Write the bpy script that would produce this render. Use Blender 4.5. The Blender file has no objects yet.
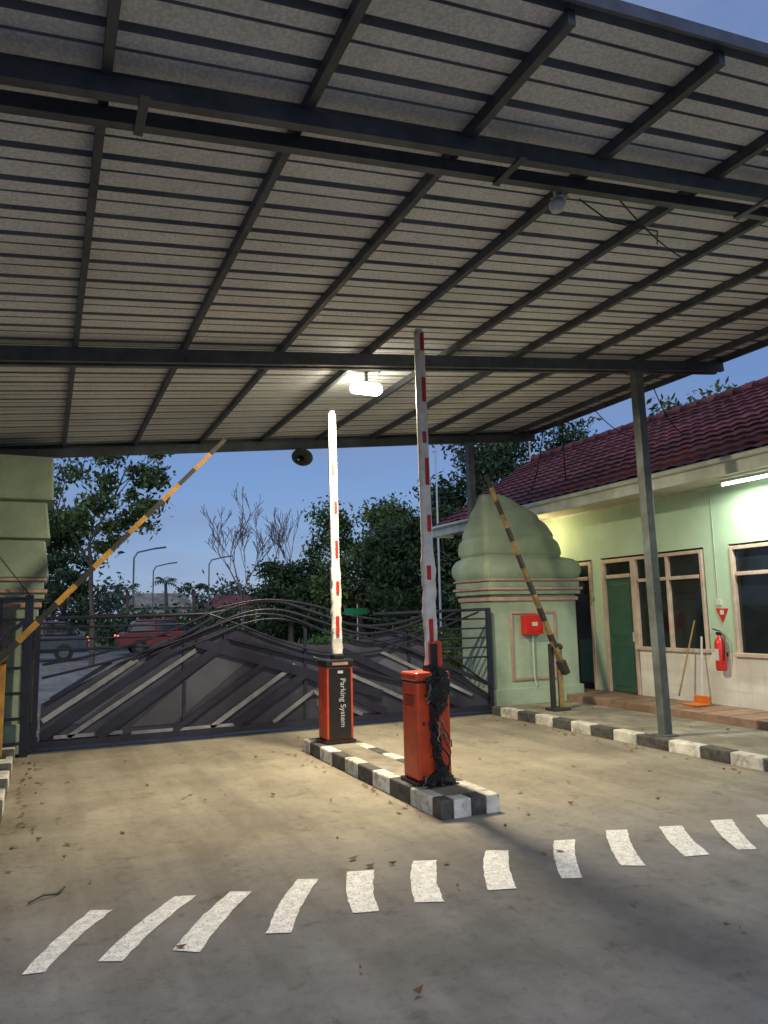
import bpy, math, random
import numpy as np
from mathutils import Matrix, Vector, noise as mn
random.seed(7); rng=np.random.default_rng(7)
sc=bpy.context.scene
sc.view_settings.view_transform='Standard'; sc.view_settings.look='None'; sc.view_settings.exposure=0
R=math.radians
# ---------------------------------------------------------------- camera
cd=bpy.data.cameras.new('camera'); cam=bpy.data.objects.new('camera',cd); sc.collection.objects.link(cam); sc.camera=cam
cd.sensor_fit='AUTO'; cd.sensor_width=36; cd.lens=740/1024*36; cd.clip_end=3000
Mc=Matrix.Rotation(-R(24.6),4,'Z')@Matrix.Rotation(math.pi/2+math.atan(102/740),4,'X')@Matrix.Rotation(-R(1.2),4,'Z')
cam.matrix_world=Matrix.Translation((0,0,1.5))@Mc
# ---------------------------------------------------------------- materials
def mat(name,col,rough=.7,var=.25,scale=6,bump=.1,bscale=60,metal=0,col2=None,grime=0,spec=.5,stretch=None,contrast=(.3,.7)):
    m=bpy.data.materials.new(name); m.use_nodes=True; nt=m.node_tree; N=nt.nodes; L=nt.links
    b=N['Principled BSDF']; b.inputs['Roughness'].default_value=rough; b.inputs['Metallic'].default_value=metal
    b.inputs['Specular IOR Level'].default_value=spec
    g=N.new('ShaderNodeNewGeometry'); src=g.outputs['Position']
    if stretch:
        mp=N.new('ShaderNodeMapping'); mp.inputs['Scale'].default_value=stretch; L.new(src,mp.inputs[0]); src=mp.outputs[0]
    n=N.new('ShaderNodeTexNoise'); n.inputs['Scale'].default_value=scale; n.inputs['Detail'].default_value=4; n.inputs['Roughness'].default_value=.65
    L.new(src,n.inputs['Vector'])
    r=N.new('ShaderNodeValToRGB'); r.color_ramp.elements[0].position=contrast[0]; r.color_ramp.elements[1].position=contrast[1]
    c2=col2 or tuple(c*(1-var) for c in col)
    r.color_ramp.elements[0].color=(*c2,1); r.color_ramp.elements[1].color=(*col,1)
    L.new(n.outputs[0],r.inputs[0]); out=r.outputs[0]
    if grime>0:
        n2=N.new('ShaderNodeTexNoise'); n2.inputs['Scale'].default_value=scale*.25; n2.inputs['Detail'].default_value=4; L.new(src,n2.inputs['Vector'])
        r2=N.new('ShaderNodeValToRGB'); r2.color_ramp.elements[0].position=.42; r2.color_ramp.elements[1].position=.62
        r2.color_ramp.elements[0].color=(1-grime,1-grime,1-grime*1.05,1); r2.color_ramp.elements[1].color=(1,1,1,1); L.new(n2.outputs[0],r2.inputs[0])
        mx=N.new('ShaderNodeMix'); mx.data_type='RGBA'; mx.blend_type='MULTIPLY'; mx.inputs[0].default_value=1
        L.new(out,mx.inputs[6]); L.new(r2.outputs[0],mx.inputs[7]); out=mx.outputs[2]
    L.new(out,b.inputs['Base Color'])
    if bump>=.1:
        nb=N.new('ShaderNodeTexNoise'); nb.inputs['Scale'].default_value=bscale; nb.inputs['Detail'].default_value=2; L.new(g.outputs['Position'],nb.inputs['Vector'])
        bp=N.new('ShaderNodeBump'); bp.inputs['Strength'].default_value=bump; bp.inputs['Distance'].default_value=.02
        L.new(nb.outputs[0],bp.inputs['Height']); L.new(bp.outputs[0],b.inputs['Normal'])
    return m
def emis(name,col,s):
    m=bpy.data.materials.new(name); m.use_nodes=True; b=m.node_tree.nodes['Principled BSDF']
    b.inputs['Base Color'].default_value=(.8,.8,.8,1); b.inputs['Emission Color'].default_value=(*col,1); b.inputs['Emission Strength'].default_value=s
    return m
def leafmat(name,c1,c2):
    return mat(name,c1,.75,col2=c2,scale=.9,bump=0,contrast=(.38,.62),spec=.2)
def paving():
    m=bpy.data.materials.new('worn_lamp_tinted_paving'); m.use_nodes=True; nt=m.node_tree; N=nt.nodes; L=nt.links; b=N['Principled BSDF']
    g=N.new('ShaderNodeNewGeometry').outputs['Position']
    def ns(s,d=4,r=.6,st=None):
        v=g
        if st: mp=N.new('ShaderNodeMapping'); mp.inputs['Scale'].default_value=st; L.new(g,mp.inputs[0]); v=mp.outputs[0]
        n=N.new('ShaderNodeTexNoise'); n.inputs['Scale'].default_value=s; n.inputs['Detail'].default_value=d; n.inputs['Roughness'].default_value=r; L.new(v,n.inputs['Vector']); return n.outputs[0]
    def ramp(f,p0,c0,p1,c1):
        r=N.new('ShaderNodeValToRGB'); e=r.color_ramp.elements; e[0].position=p0;e[1].position=p1; e[0].color=(*c0,1);e[1].color=(*c1,1); L.new(f,r.inputs[0]); return r.outputs[0]
    def mul(a,c,f=1):
        x=N.new('ShaderNodeMix'); x.data_type='RGBA'; x.blend_type='MULTIPLY'; x.inputs[0].default_value=f; L.new(a,x.inputs[6]); L.new(c,x.inputs[7]); return x.outputs[2]
    sx=N.new('ShaderNodeSeparateXYZ'); L.new(g,sx.inputs[0])
    ad=N.new('ShaderNodeMath'); ad.operation='MULTIPLY_ADD'; ad.inputs[1].default_value=1.6; L.new(ns(.8),ad.inputs[0]); L.new(sx.outputs[1],ad.inputs[2])
    mr=N.new('ShaderNodeMapRange'); mr.inputs[1].default_value=4.4; mr.inputs[2].default_value=6.1; L.new(ad.outputs[0],mr.inputs[0])
    base=N.new('ShaderNodeMix'); base.data_type='RGBA'; L.new(mr.outputs[0],base.inputs[0])
    L.new(ramp(ns(2.2,5),.3,(.18,.18,.182),.7,(.265,.265,.267)),base.inputs[6]); L.new(ramp(ns(1.3,5),.3,(.29,.26,.205),.7,(.42,.38,.30)),base.inputs[7])  # grey front; tan towards the gate is warm lamp light put into the colour
    o=base.outputs[2]
    o=mul(o,ramp(ns(.45,4),.38,(.70,.70,.71),.6,(1,1,1)))
    o=mul(o,ramp(ns(260,2,.8),.30,(.30,.30,.30),.58,(1.2,1.2,1.2)),.9)
    o=mul(o,ramp(ns(1.1,4,.6,(2.6,.35,1)),.42,(.78,.77,.76),.55,(1,1,1)),.8)
    o=mul(o,ramp(ns(14,3,.7),.3,(.72,.72,.72),.5,(1,1,1)),.7)
    o=mul(o,ramp(ns(3.1,4,.75),.32,(.58,.56,.54),.42,(1,1,1)),.7)
    o=mul(o,ramp(ns(7,5,.8,(1,.6,1)),.33,(.5,.48,.46),.38,(1,1,1)),.55)
    L.new(o,b.inputs['Base Color']); b.inputs['Roughness'].default_value=.85; b.inputs['Specular IOR Level'].default_value=.3
    bp=N.new('ShaderNodeBump'); bp.inputs['Strength'].default_value=.6; bp.inputs['Distance'].default_value=.007; L.new(ns(180,2,.7),bp.inputs['Height']); L.new(bp.outputs[0],b.inputs['Normal'])
    return m
M={}
M['pave']=paving()
M['soil']=mat('verge_soil',(.16,.13,.09),.95,col2=(.07,.06,.04),scale=3,bump=.6,bscale=40)
M['grass']=mat('grass_ground',(.055,.085,.03),.95,col2=(.03,.045,.018),scale=1.5,bump=.6,bscale=30)
M['steel']=mat('painted_steel',(.10,.115,.14),.5,.35,9,.08,metal=.1,grime=.3)
M['steel2']=mat('grey_post_steel',(.16,.185,.18),.5,.35,9,.1,metal=.1,grime=.35)
M['white']=mat('kerb_white_paint',(.74,.72,.66),.75,col2=(.40,.38,.32),scale=11,bump=.25,grime=.35,contrast=(.34,.52))
M['black']=mat('kerb_black_paint',(.03,.03,.032),.7,col2=(.09,.085,.075),scale=11,bump=.25,contrast=(.40,.65))
M['kfill']=mat('island_concrete',(.34,.31,.25),.9,.4,5,.4,grime=.4)
M['orange']=mat('orange_enamel',(.74,.085,.02),.38,.25,7,.03,grime=.3)
M['blackp']=mat('black_enamel',(.02,.018,.018),.32,.3,8,.02)
M['pole']=mat('white_boom',(.74,.73,.70),.5,col2=(.52,.50,.45),scale=12,bump=.15,bscale=40)
M['red']=mat('red_marking',(.55,.02,.015),.5,.3,10,.05)
M['yellow']=mat('yellow_boom',(.60,.32,.05),.55,.4,9,.1,grime=.3)
M['ydirty']=mat('worn_yellow_boom',(.36,.25,.10),.6,.5,12,.1,grime=.4)
M['bblack']=mat('boom_black',(.035,.033,.03),.55,.4,9,.1)
M['bag']=mat('black_plastic_sheet',(.014,.014,.015),.5,.3,9,.4,bscale=30,spec=.3)
M['green']=mat('green_plaster',(.40,.51,.39),.8,col2=(.29,.38,.29),scale=2.2,bump=.2,grime=.35)
M['wallg']=mat('green_wall',(.46,.62,.46),.75,col2=(.40,.55,.40),scale=2,bump=.1,grime=.12)
M['wallw']=mat('white_tile_wall',(.80,.79,.74),.45,col2=(.70,.68,.62),scale=3,bump=.08,grime=.15)
M['grout']=mat('tile_grout',(.60,.59,.54),.8,.2,5,0)
M['pink']=mat('pink_trim',(.52,.34,.28),.7,.3,6,.15,grime=.2)
M['frame']=mat('window_frame',(.60,.47,.38),.55,.25,7,.08,grime=.2)
M['glass']=mat('dark_glass',(.014,.018,.02),.08,.5,3,0)
M['doorg']=mat('green_door',(.045,.12,.085),.45,.35,4,.05)
M['tile']=mat('terracotta_floor',(.36,.23,.16),.5,.35,6,.1,grime=.3)
M['fascia']=mat('fascia_paint',(.60,.66,.58),.6,.2,5,.05,grime=.25)
M['soffit']=mat('soffit_board',(.5,.48,.40),.8,.2,4,.05,grime=.2)
M['gate']=mat('gate_navy_steel',(.022,.024,.045),.35,.35,6,.06,metal=.1,grime=.25)
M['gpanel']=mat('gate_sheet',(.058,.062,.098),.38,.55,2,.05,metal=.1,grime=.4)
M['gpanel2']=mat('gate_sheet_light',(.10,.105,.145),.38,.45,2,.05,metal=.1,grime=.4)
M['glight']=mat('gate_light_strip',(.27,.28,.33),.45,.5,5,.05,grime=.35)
M['bark']=mat('bark',(.15,.12,.09),.95,.5,12,.6,30)
M['bare']=mat('bare_bark',(.20,.155,.16),.9,.3,8,0)
M['leafA']=leafmat('leaf_mid',(.12,.18,.055),(.045,.075,.028))
M['leafB']=leafmat('leaf_dark',(.065,.11,.045),(.024,.042,.02))
M['leafC']=leafmat('leaf_far',(.08,.105,.08),(.035,.052,.042))
M['dead']=mat('fallen_leaf',(.26,.13,.04),.8,col2=(.10,.05,.02),scale=20,bump=0)
M['plast']=mat('white_plastic',(.6,.6,.6),.4,.15,9,0)
M['dark']=mat('dark_rubber',(.02,.02,.02),.7,.3,9,.1)
M['cable']=mat('cable',(.015,.015,.017),.6,.2,9,0)
M['extred']=mat('extinguisher_red',(.6,.025,.02),.3,.2,9,.02)
M['car']=mat('car_paint',(.05,.055,.07),.3,.2,2,0)
M['carw']=mat('van_paint',(.22,.025,.02),.3,.15,2,0)
M['wood']=mat('broom_wood',(.30,.19,.09),.7,.3,15,.1)
M['osheet']=mat('orange_plastic',(.65,.18,.03),.4,.2,9,0)
M['lamp']=emis('lamp_glow',(1,.92,.70),75)
M['tube']=emis('tube_glow',(.95,1,.9),12)
M['tail']=emis('tail_light_glow',(1,.05,.03),1.5)
M['rtile']=mat('clay_roof_tile',(.26,.065,.055),.7,col2=(.12,.035,.035),scale=4,bump=.3,grime=.4)
def foil():
    m=bpy.data.materials.new('canopy_foil_underside'); m.use_nodes=True; nt=m.node_tree; N=nt.nodes; L=nt.links; b=N['Principled BSDF']
    g=N.new('ShaderNodeNewGeometry').outputs['Position']
    v=N.new('ShaderNodeTexVoronoi'); v.inputs['Scale'].default_value=55; L.new(g,v.inputs['Vector'])
    r=N.new('ShaderNodeValToRGB'); e=r.color_ramp.elements; e[0].position=.1; e[1].position=.75; e[0].color=(.88,.88,.86,1); e[1].color=(.64,.65,.66,1); L.new(v.outputs[0],r.inputs[0])
    n=N.new('ShaderNodeTexNoise'); n.inputs['Scale'].default_value=1.1; n.inputs['Detail'].default_value=5; L.new(g,n.inputs['Vector'])
    r2=N.new('ShaderNodeValToRGB'); e=r2.color_ramp.elements; e[0].position=.35;e[1].position=.65; e[0].color=(.82,.82,.82,1); e[1].color=(1,1,1,1); L.new(n.outputs[0],r2.inputs[0])
    x=N.new('ShaderNodeMix'); x.data_type='RGBA'; x.blend_type='MULTIPLY'; x.inputs[0].default_value=1; L.new(r.outputs[0],x.inputs[6]); L.new(r2.outputs[0],x.inputs[7])
    L.new(x.outputs[2],b.inputs['Base Color']); b.inputs['Roughness'].default_value=.7; b.inputs['Metallic'].default_value=0; b.inputs['Specular IOR Level'].default_value=.2
    bp=N.new('ShaderNodeBump'); bp.inputs['Strength'].default_value=.2; bp.inputs['Distance'].default_value=.005; L.new(v.outputs[0],bp.inputs['Height']); L.new(bp.outputs[0],b.inputs['Normal'])
    return m
M['foil']=foil()
M['rib']=mat('canopy_rib',(.24,.26,.29),.5,.3,3,0,grime=.2)
# ---------------------------------------------------------------- helpers
def empty(name,loc=(0,0,0)):
    o=bpy.data.objects.new(name,None); o.location=(0,0,0); sc.collection.objects.link(o); return o
def mesh(name,vs,fs,m=None,parent=None,smooth=False,mats=None,mi=None):
    me=bpy.data.meshes.new(name); me.from_pydata([tuple(v) for v in vs],[],[tuple(f) for f in fs]); 
    if mats:
        for q in mats: me.materials.append(q)
        if mi is not None: me.polygons.foreach_set('material_index',mi)
    elif m: me.materials.append(m)
    if smooth: me.polygons.foreach_set('use_smooth',[True]*len(me.polygons))
    me.update(); o=bpy.data.objects.new(name,me); sc.collection.objects.link(o)
    if parent: o.parent=parent
    return o
def bev(o,w,seg=2):
    md=o.modifiers.new('b','BEVEL'); md.width=w; md.segments=seg; md.limit_method='ANGLE'; return o
BF=[(0,3,2,1),(4,5,6,7),(0,1,5,4),(1,2,6,5),(2,3,7,6),(3,0,4,7)]
def box(name,x0,x1,y0,y1,z0,z1,m,parent=None,b=0):
    vs=[(x0,y0,z0),(x1,y0,z0),(x1,y1,z0),(x0,y1,z0),(x0,y0,z1),(x1,y0,z1),(x1,y1,z1),(x0,y1,z1)]
    o=mesh(name,vs,BF,m,parent)
    if b: bev(o,b)
    return o
def beam(name,p0,p1,w,h,m,parent=None,up=(0,0,1),b=0):
    p0=Vector(p0);p1=Vector(p1);d=(p1-p0).normalized();s=d.cross(Vector(up)).normalized();u=s.cross(d)
    vs=[]
    for p in (p0,p1):
        for a,c in ((-1,-1),(1,-1),(1,1),(-1,1)): vs.append(p+s*a*w/2+u*c*h/2)
    o=mesh(name,vs,[(0,1,2,3),(7,6,5,4),(0,4,5,1),(1,5,6,2),(2,6,7,3),(3,7,4,0)],m,parent)
    if b: bev(o,b)
    return o
def tube(name,pts,r,m,parent=None,rad=None,smoothc=False):
    c=bpy.data.curves.new(name,'CURVE'); c.dimensions='3D'; c.bevel_depth=r; c.bevel_resolution=3; c.use_fill_caps=True
    s=c.splines.new('POLY'); s.points.add(len(pts)-1)
    for i,p in enumerate(pts):
        s.points[i].co=(*p,1); 
        if rad: s.points[i].radius=rad[i]
    c.materials.append(m); o=bpy.data.objects.new(name,c); sc.collection.objects.link(o)
    if parent: o.parent=parent
    return o
def lathe(name,cx,cy,prof,m,parent=None,n=24,smooth=True):
    vs=[];fs=[]
    for r,z in prof:
        for i in range(n):
            a=2*math.pi*i/n; vs.append((cx+r*math.cos(a),cy+r*math.sin(a),z))
    for k in range(len(prof)-1):
        for i in range(n):
            j=(i+1)%n; fs.append((k*n+i,k*n+j,(k+1)*n+j,(k+1)*n+i))
    fs.append(tuple(range(n))[::-1]); fs.append(tuple((len(prof)-1)*n+i for i in range(n)))
    return mesh(name,vs,fs,m,parent,smooth)
# ---------------------------------------------------------------- ground
mesh('ground',[(-900,-900,-.02),(900,-900,-.02),(900,900,-.02),(-900,900,-.02)],[(0,1,2,3)],M['grass'])
mesh('paved_driveway',[(-16,-16,0),(16,-16,0),(16,38,0),(-16,38,0)],[(0,1,2,3)],M['pave'])
ST=[[(-.03,3.76),(.06,3.74),(.38,4.33),(.28,4.38)],[(.27,3.74),(.37,3.69),(.81,4.33),(.70,4.37)],[(.59,3.70),(.70,3.62),(1.10,4.25),(.99,4.30)],[(1.02,3.68),(1.13,3.63),(1.49,4.26),(1.38,4.31)],
[(1.48,3.71),(1.61,3.67),(1.83,4.24),(1.68,4.29)],[(1.82,3.69),(1.96,3.63),(2.24,4.22),(2.11,4.28)],[(2.25,3.66),(2.40,3.61),(2.73,4.17),(2.60,4.24)],[(2.71,3.62),(2.82,3.57),(3.24,4.16),(3.10,4.20)],
[(3.15,3.63),(3.27,3.56),(3.69,4.17),(3.55,4.22)],[(3.60,3.57),(3.76,3.53),(4.08,4.06),(3.93,4.12)],[(3.98,3.52),(4.09,3.46),(4.50,4.0),(4.35,4.06)],[(4.36,3.47),(4.48,3.41),(4.90,3.95),(4.75,4.01)]]
vs=[];fs=[]
for q in ST:
    q=[Vector((*p,0)) for p in q]; n=14; b0=len(vs)
    for i in range(n+1):
        t=i/n; a=q[0].lerp(q[3],t); c=q[1].lerp(q[2],t); d=(c-a)
        bow=Vector((-.022*math.sin(math.pi*t),0,0)); j=lambda:random.uniform(-.0045,.0045)
        vs.append((a.x+j()+bow.x-d.x*.0,a.y+j(),.004)); vs.append((c.x+j()+bow.x+d.x*.0,c.y+j(),.004))
    for i in range(n): k=b0+2*i; fs.append((k,k+1,k+3,k+2))
mp=mat('road_paint_white',(.80,.80,.79),.7,col2=(.30,.30,.29),scale=80,bump=.2,contrast=(.34,.47),grime=.2)
mesh('road_marking',vs,fs,mp)
vs=[];fs=[]
def leafat(x,y,z=.006):
    a=random.uniform(0,6.28);l=random.uniform(.015,.04);w=l*random.uniform(.35,.6);h=random.uniform(.003,.02)
    c,s=math.cos(a),math.sin(a);b0=len(vs)
    for px,py,pz in ((-l,0,h),(0,-w,.0),(l,0,h*1.2),(0,w,h*.5)): vs.append((x+c*px-s*py,y+s*px+c*py,z+pz))
    fs.append((b0,b0+1,b0+2));fs.append((b0,b0+2,b0+3))
for i in range(80): leafat(random.uniform(-.1,6),random.uniform(2.4,9.3))
for i in range(25): leafat(2.55+random.gauss(0,.1),random.uniform(4.8,8.0))
for i in range(35): leafat(-.15+abs(random.gauss(0,.12)),random.uniform(5.2,9.3))
for i in range(30): leafat(5.95-abs(random.gauss(0,.12)),random.uniform(5,9.3))
for i in range(30): leafat(random.uniform(6.3,7.3),random.uniform(4,9.3),.115)
mesh('fallen_leaves',vs,fs,M['dead'])
tube('fallen_twig',[(-.02,4.62,.012),(.05,4.68,.02),(.12,4.70,.01),(.16,4.76,.02)],.006,M['bark'])
# ---------------------------------------------------------------- kerbs
def kerb(name,x0,x1,y0,y1,step,z1,alongx=False,phase=0):
    E=empty(name); y=y0;i=phase
    while y<y1-.02:
        l=step*random.uniform(.85,1.15); ye=min(y+l,y1)
        box('kerb_block',x0+random.uniform(-.008,.008),x1,y+.002,ye-.002,-.01,z1+random.uniform(-.005,.005),M['white'] if i%2 else M['black'],E,.014)
        y=ye;i+=1
    return E
kerb('kerb',6.05,6.2,3.0,9.56,.42,.12)
kerb('kerb',-.42,-.24,5.9,9.4,.40,.13,phase=1)
mesh('sidewalk',[(6.19,-6,.1),(7.5,-6,.1),(7.5,14,.1),(6.19,14,.1)],[(0,1,2,3)],M['kfill'])
box('verge',-9,-.41,5.92,14,-.01,.10,M['soil'])
I=empty('traffic_island')
def isl(x0,x1,y0,y1,m): box('island_block',x0,x1,y0,y1,-.01,.135+random.uniform(-.004,.004),m,I,.014)
xs=[2.69,2.80,2.95,3.08,3.20]
for k in range(4): isl(xs[k]+.001,xs[k+1]-.001,4.98,5.13,M['black'] if k%2==0 else M['white'])
y=5.132;i=0
while y<8.0:
    ye=min(y+.36*random.uniform(.88,1.1),8.05)
    isl(2.69,2.81,y,ye-.003,M['white'] if i%2==0 else M['black']); isl(3.08,3.20,y,ye-.003,M['white'] if i%2==0 else M['black']); y=ye;i+=1
isl(2.69,3.20,8.052,8.18,M['white'])
box('island_fill',2.809,3.081,5.129,8.053,-.01,.128,M['kfill'],I)
# ---------------------------------------------------------------- orange barrier machines
def barrier(cx,cy,ztop,ptop,near):
    E=empty('parking_barrier')
    w=.155;d=.14;z0=.132
    box('base_plate',cx-w-.02,cx+w+.02,cy-d-.02,cy+d+.02,z0,z0+.035,M['blackp'],E,.006)
    box('cabinet',cx-w,cx+w,cy-d,cy+d,z0+.034,ztop-.075,M['orange'],E,.022)
    box('cap',cx-w-.006,cx+w+.006,cy-d-.006,cy+d+.006,ztop-.074,ztop,M['blackp'] if not near else M['orange'],E,.018)
    box('seam',cx-w-.002,cx+w+.002,cy-d-.002,cy+d+.002,ztop-.082,ztop-.070,M['blackp'],E)
    if not near:
        box('front_panel',cx-w+.025,cx+w-.03,cy-d-.008,cy-d+.01,z0+.05,ztop-.09,M['blackp'],E,.006)
        c=bpy.data.curves.new('lettering','FONT'); c.body='Parking System'; c.size=.085; c.extrude=.001; c.materials.append(M['plast'])
        t=bpy.data.objects.new('lettering',c); sc.collection.objects.link(t); t.parent=E
        t.matrix_world=Matrix.Translation((cx+.0,cy-d-.012,ztop-.2))@Matrix.Rotation(math.pi/2,4,'X')@Matrix.Rotation(-math.pi/2,4,'Z')
        box('label',cx-.03,cx+.03,cy-d-.011,cy-d-.009,ztop-.15,ztop-.12,M['plast'],E)
        box('warning_label',cx-.09,cx+.09,cy-d-.009,cy-d-.0065,ztop-.06,ztop-.03,M['pink'],E)
    else:
        box('door_panel',cx-w+.025,cx+w-.025,cy-d-.004,cy-d+.01,z0+.05,ztop-.10,M['orange'],E,.003)
        box('lock',cx-.11,cx-.09,cy-d-.010,cy-d-.003,.60,.63,M['blackp'],E,.003)
        for k in range(5): box('side_vent',cx-w-.003,cx-w+.01,cy-.08,cy+.08,.75+k*.02,.757+k*.02,M['blackp'],E)
    px=cx+ (.05 if near else .01); py=cy-.03
    box('boom_hub',px-.06,px+.06,py-.07,py+.07,ztop-.01,ztop+.06,M['blackp'],E,.02)
    if near:
        box('boom_clamp',px-.045,px+.055,py-.10,py+.05,ztop+.03,ztop+.25,M['orange'],E,.02)
        box('clamp_face',px-.07,px+.0,py-.118,py-.098,ztop+.02,ztop+.23,M['blackp'],E,.01)
    zb=ztop+.05
    vs=[];fs=[];n=14;rows=70
    lean=-.012*(ptop-zb)
    for r in range(rows+1):
        t=r/rows; z=zb+(ptop-zb)*t
        wrap=1 if t<.30 else max(0,1-(t-.30)*14)
        for i in range(n):
            a=2*math.pi*i/n
            sx=.052-.006*t; sy=.030-.004*t
            ca,sa=math.cos(a),math.sin(a)
            ex=math.copysign(abs(ca)**.6,ca)*sx; ey=math.copysign(abs(sa)**.6,sa)*sy
            q=1+wrap*(.14+.30*mn.noise(Vector((a*1.3+cx,z*14,cy))))+.02*mn.noise(Vector((a,z*6,3)))
            vs.append((px+ex*q+lean*t,py+ey*q,z))
    for r in range(rows):
        for i in range(n): j=(i+1)%n; fs.append((r*n+i,r*n+j,(r+1)*n+j,(r+1)*n+i))
    fs.append(tuple((rows*n+i) for i in range(n)))
    mesh('boom',vs,fs,M['pole'],E,True)
    z=zb+.2;k=0
    while z<ptop-.15:
        t=(z-zb)/(ptop-zb); l=random.uniform(.10,.24); s=random.choice((-.012,.012,0))
        box('red_strip',px+lean*t-.018+s,px+lean*t+.020+s,py-.0385-(.004 if t<.33 else -.006),py-.025,z,z+l,M['red'],E,.004)
        z+=random.uniform(.36,.52);k+=1
    tube('tip_cap',[(px+lean,py,ptop-.01),(px+lean,py,ptop+.03)],.035,M['pole'],E)
    return E
B1=barrier(2.95,7.82,1.02,3.80,False)
B2=barrier(2.92,5.62,1.02,3.97,True)
BG=empty('torn_plastic_cover')
vs=[];fs=[];n=18;rows=70
for r in range(rows+1):
    t=r/rows; z=1.06-t*.9
    cxp=2.93+.02*math.sin(t*9)+.012*math.sin(t*23)-.01*t
    wd=.045+.05*math.exp(-((t-.2)/.13)**2)+.012*math.sin(t*17)**2+.05*max(0,t-.88)/.12
    if .42<t<.86: wd*=.62
    dp=.028+.012*math.exp(-((t-.25)/.14)**2)+.03*max(0,t-.88)/.12
    for i in range(n):
        a=2*math.pi*i/n; q=1+.8*mn.noise(Vector((math.cos(a)*2.2,math.sin(a)*2.2,z*13)))+.4*mn.noise(Vector((math.cos(a)*5,math.sin(a)*5,z*34)))
        vs.append((cxp+math.cos(a)*wd*q,5.62-.148-dp*.8+math.sin(a)*dp*q,z))
for r in range(rows):
    for i in range(n): j=(i+1)%n; fs.append((r*n+j,r*n+i,(r+1)*n+i,(r+1)*n+j))
mesh('draped_sheet',vs,fs,M['bag'],BG)
for k in range(40):
    a=random.uniform(-.13,.13); p=Vector((2.91+a*(.6 if k<14 else 1),5.43,random.uniform(.3,1.0) if k<14 else .22)); pts=[p.copy()]
    for s in range(6):
        p=p+Vector((random.uniform(-.03,.03),random.uniform(-.02,.012),-random.uniform(.01,.05))); p.z=max(p.z,.142); p.y=min(p.y,5.45); pts.append(p.copy())
    tube('strip',pts,random.uniform(.003,.008),M['bag'] if k%5 else M['kfill'],BG)
# ---------------------------------------------------------------- canopy
CN=empty('canopy_roof')
zc=lambda x:3.68+.109*x
XL,XR,Y0,Y1=-7.0,7.6,2.20,10.35
vs=[];fs=[];mi=[]
prof=[]; y=Y0-.05;pitch=.30
while y<Y1:
    prof+= [(y,.0,1),(y+.015,.035,1),(y+.040,.035,1),(y+.055,0,0),(y+.145,0,1),(y+.150,.010,1),(y+.160,.010,1),(y+.165,0,0)]
    y+=pitch
prof.append((min(y,Y1+.05),0,0))
nx=30
for i in range(nx+1):
    x=XL+(XR-XL)*i/nx
    for (yy,h,_) in prof: vs.append((x,yy,zc(x)+.10+h))
P=len(prof)
for i in range(nx):
    for j in range(P-1): fs.append((i*P+j,i*P+j+1,(i+1)*P+j+1,(i+1)*P+j)); mi.append(prof[j][2])
o=mesh('corrugated_sheet',vs,fs,parent=CN,mats=[M['foil'],M['rib']],mi=mi)
md=o.modifiers.new('s','SOLIDIFY'); md.thickness=.004
def xb(name,y,w,h,dz,m=M['steel'],x0=XL,x1=XR): beam(name,(x0,y,zc(x0)+dz),(x1,y,zc(x1)+dz),w,h,m,CN)
def chan(y,dz,h=.13,w=.045):
    xb('beam_web',y,.008,h,dz); xb('beam_flange',y+w/2+.004,w,.008,dz+h/2-.004); xb('beam_flange',y+w/2+.004,w,.008,dz-h/2+.004)
for k in range(-8,9):
    x=.15+.878*k
    if x<XR-.1:
        beam('purlin',(x,Y0-.02,zc(x)+.063),(x,Y1-.01,zc(x)+.063),.04,.072,M['steel'],CN)
chan(2.98,-.015,.08); chan(3.17,-.015,.07)
for k in range(-3,5): beam('tie_plate',(.3+k*1.9,2.94,zc(.3+k*1.9)-.062),(.3+k*1.9,3.22,zc(.3+k*1.9)-.062),.04,.01,M['steel'],CN)
chan(6.33,-.035,.12); chan(6.44,-.035,.12,.04)
chan(10.27,-.035,.12); xb('far_fascia',10.40,.02,.24,.06)
xb('near_fascia',Y0-.07,.015,.06,.115)
beam('side_fascia',(XR+.01,Y0-.06,zc(XR)+.09),(XR+.01,Y1+.06,zc(XR)+.09),.03,.14,M['steel'],CN)
def post(x,y,z0):
    beam('post',(x,y,z0),(x-.06,y,zc(x)-.11),.11,.11,M['steel2'],CN,up=(0,1,0),b=.008)
    box('post_foot',x-.10,x+.10,y-.10,y+.10,z0-.01,z0+.015,M['steel2'],CN,.004)
    beam('knee_plate',(x-.06,y-.07,zc(x)-.12),(x-.06,y+.07,zc(x)-.12),.22,.02,M['steel2'],CN)
post(6.29,6.40,.11); post(6.31,10.24,.1); post(-6.3,6.40,0); post(-6.3,10.24,0)
LP=empty('canopy_lamp')
lx,ly=3.08,7.12; lz=zc(lx)-.05
box('housing',lx-.15,lx+.15,ly-.06,ly+.06,lz,lz+.025,M['plast'],LP,.012)
beam('hanger',(lx,ly,lz+.02),(lx,ly,zc(lx)+.09),.03,.03,M['steel2'],LP,up=(0,1,0))
o=box('glow_panel',lx-.17,lx+.17,ly-.075,ly+.075,lz-.10,lz-.001,M['lamp'],LP,.035)
ld=bpy.data.lights.new('lamp_light','AREA'); ld.shape='RECTANGLE'; ld.size=.3; ld.size_y=.12; ld.energy=340; ld.color=(1,.85,.57)
lo=bpy.data.objects.new('lamp_light',ld); lo.location=(lx,ly,lz-.11); sc.collection.objects.link(lo); lo.parent=LP
CC=empty('security_camera')
cx,cy=2.70,3.32; cz=zc(cx)
beam('bracket',(cx,cy,cz+.04),(cx,cy,cz-.08),.025,.025,M['plast'],CC,up=(0,1,0))
beam('body',(cx+.04,cy-.01,cz-.05),(cx-.05,cy-.06,cz-.10),.05,.05,M['plast'],CC,b=.02)
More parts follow.
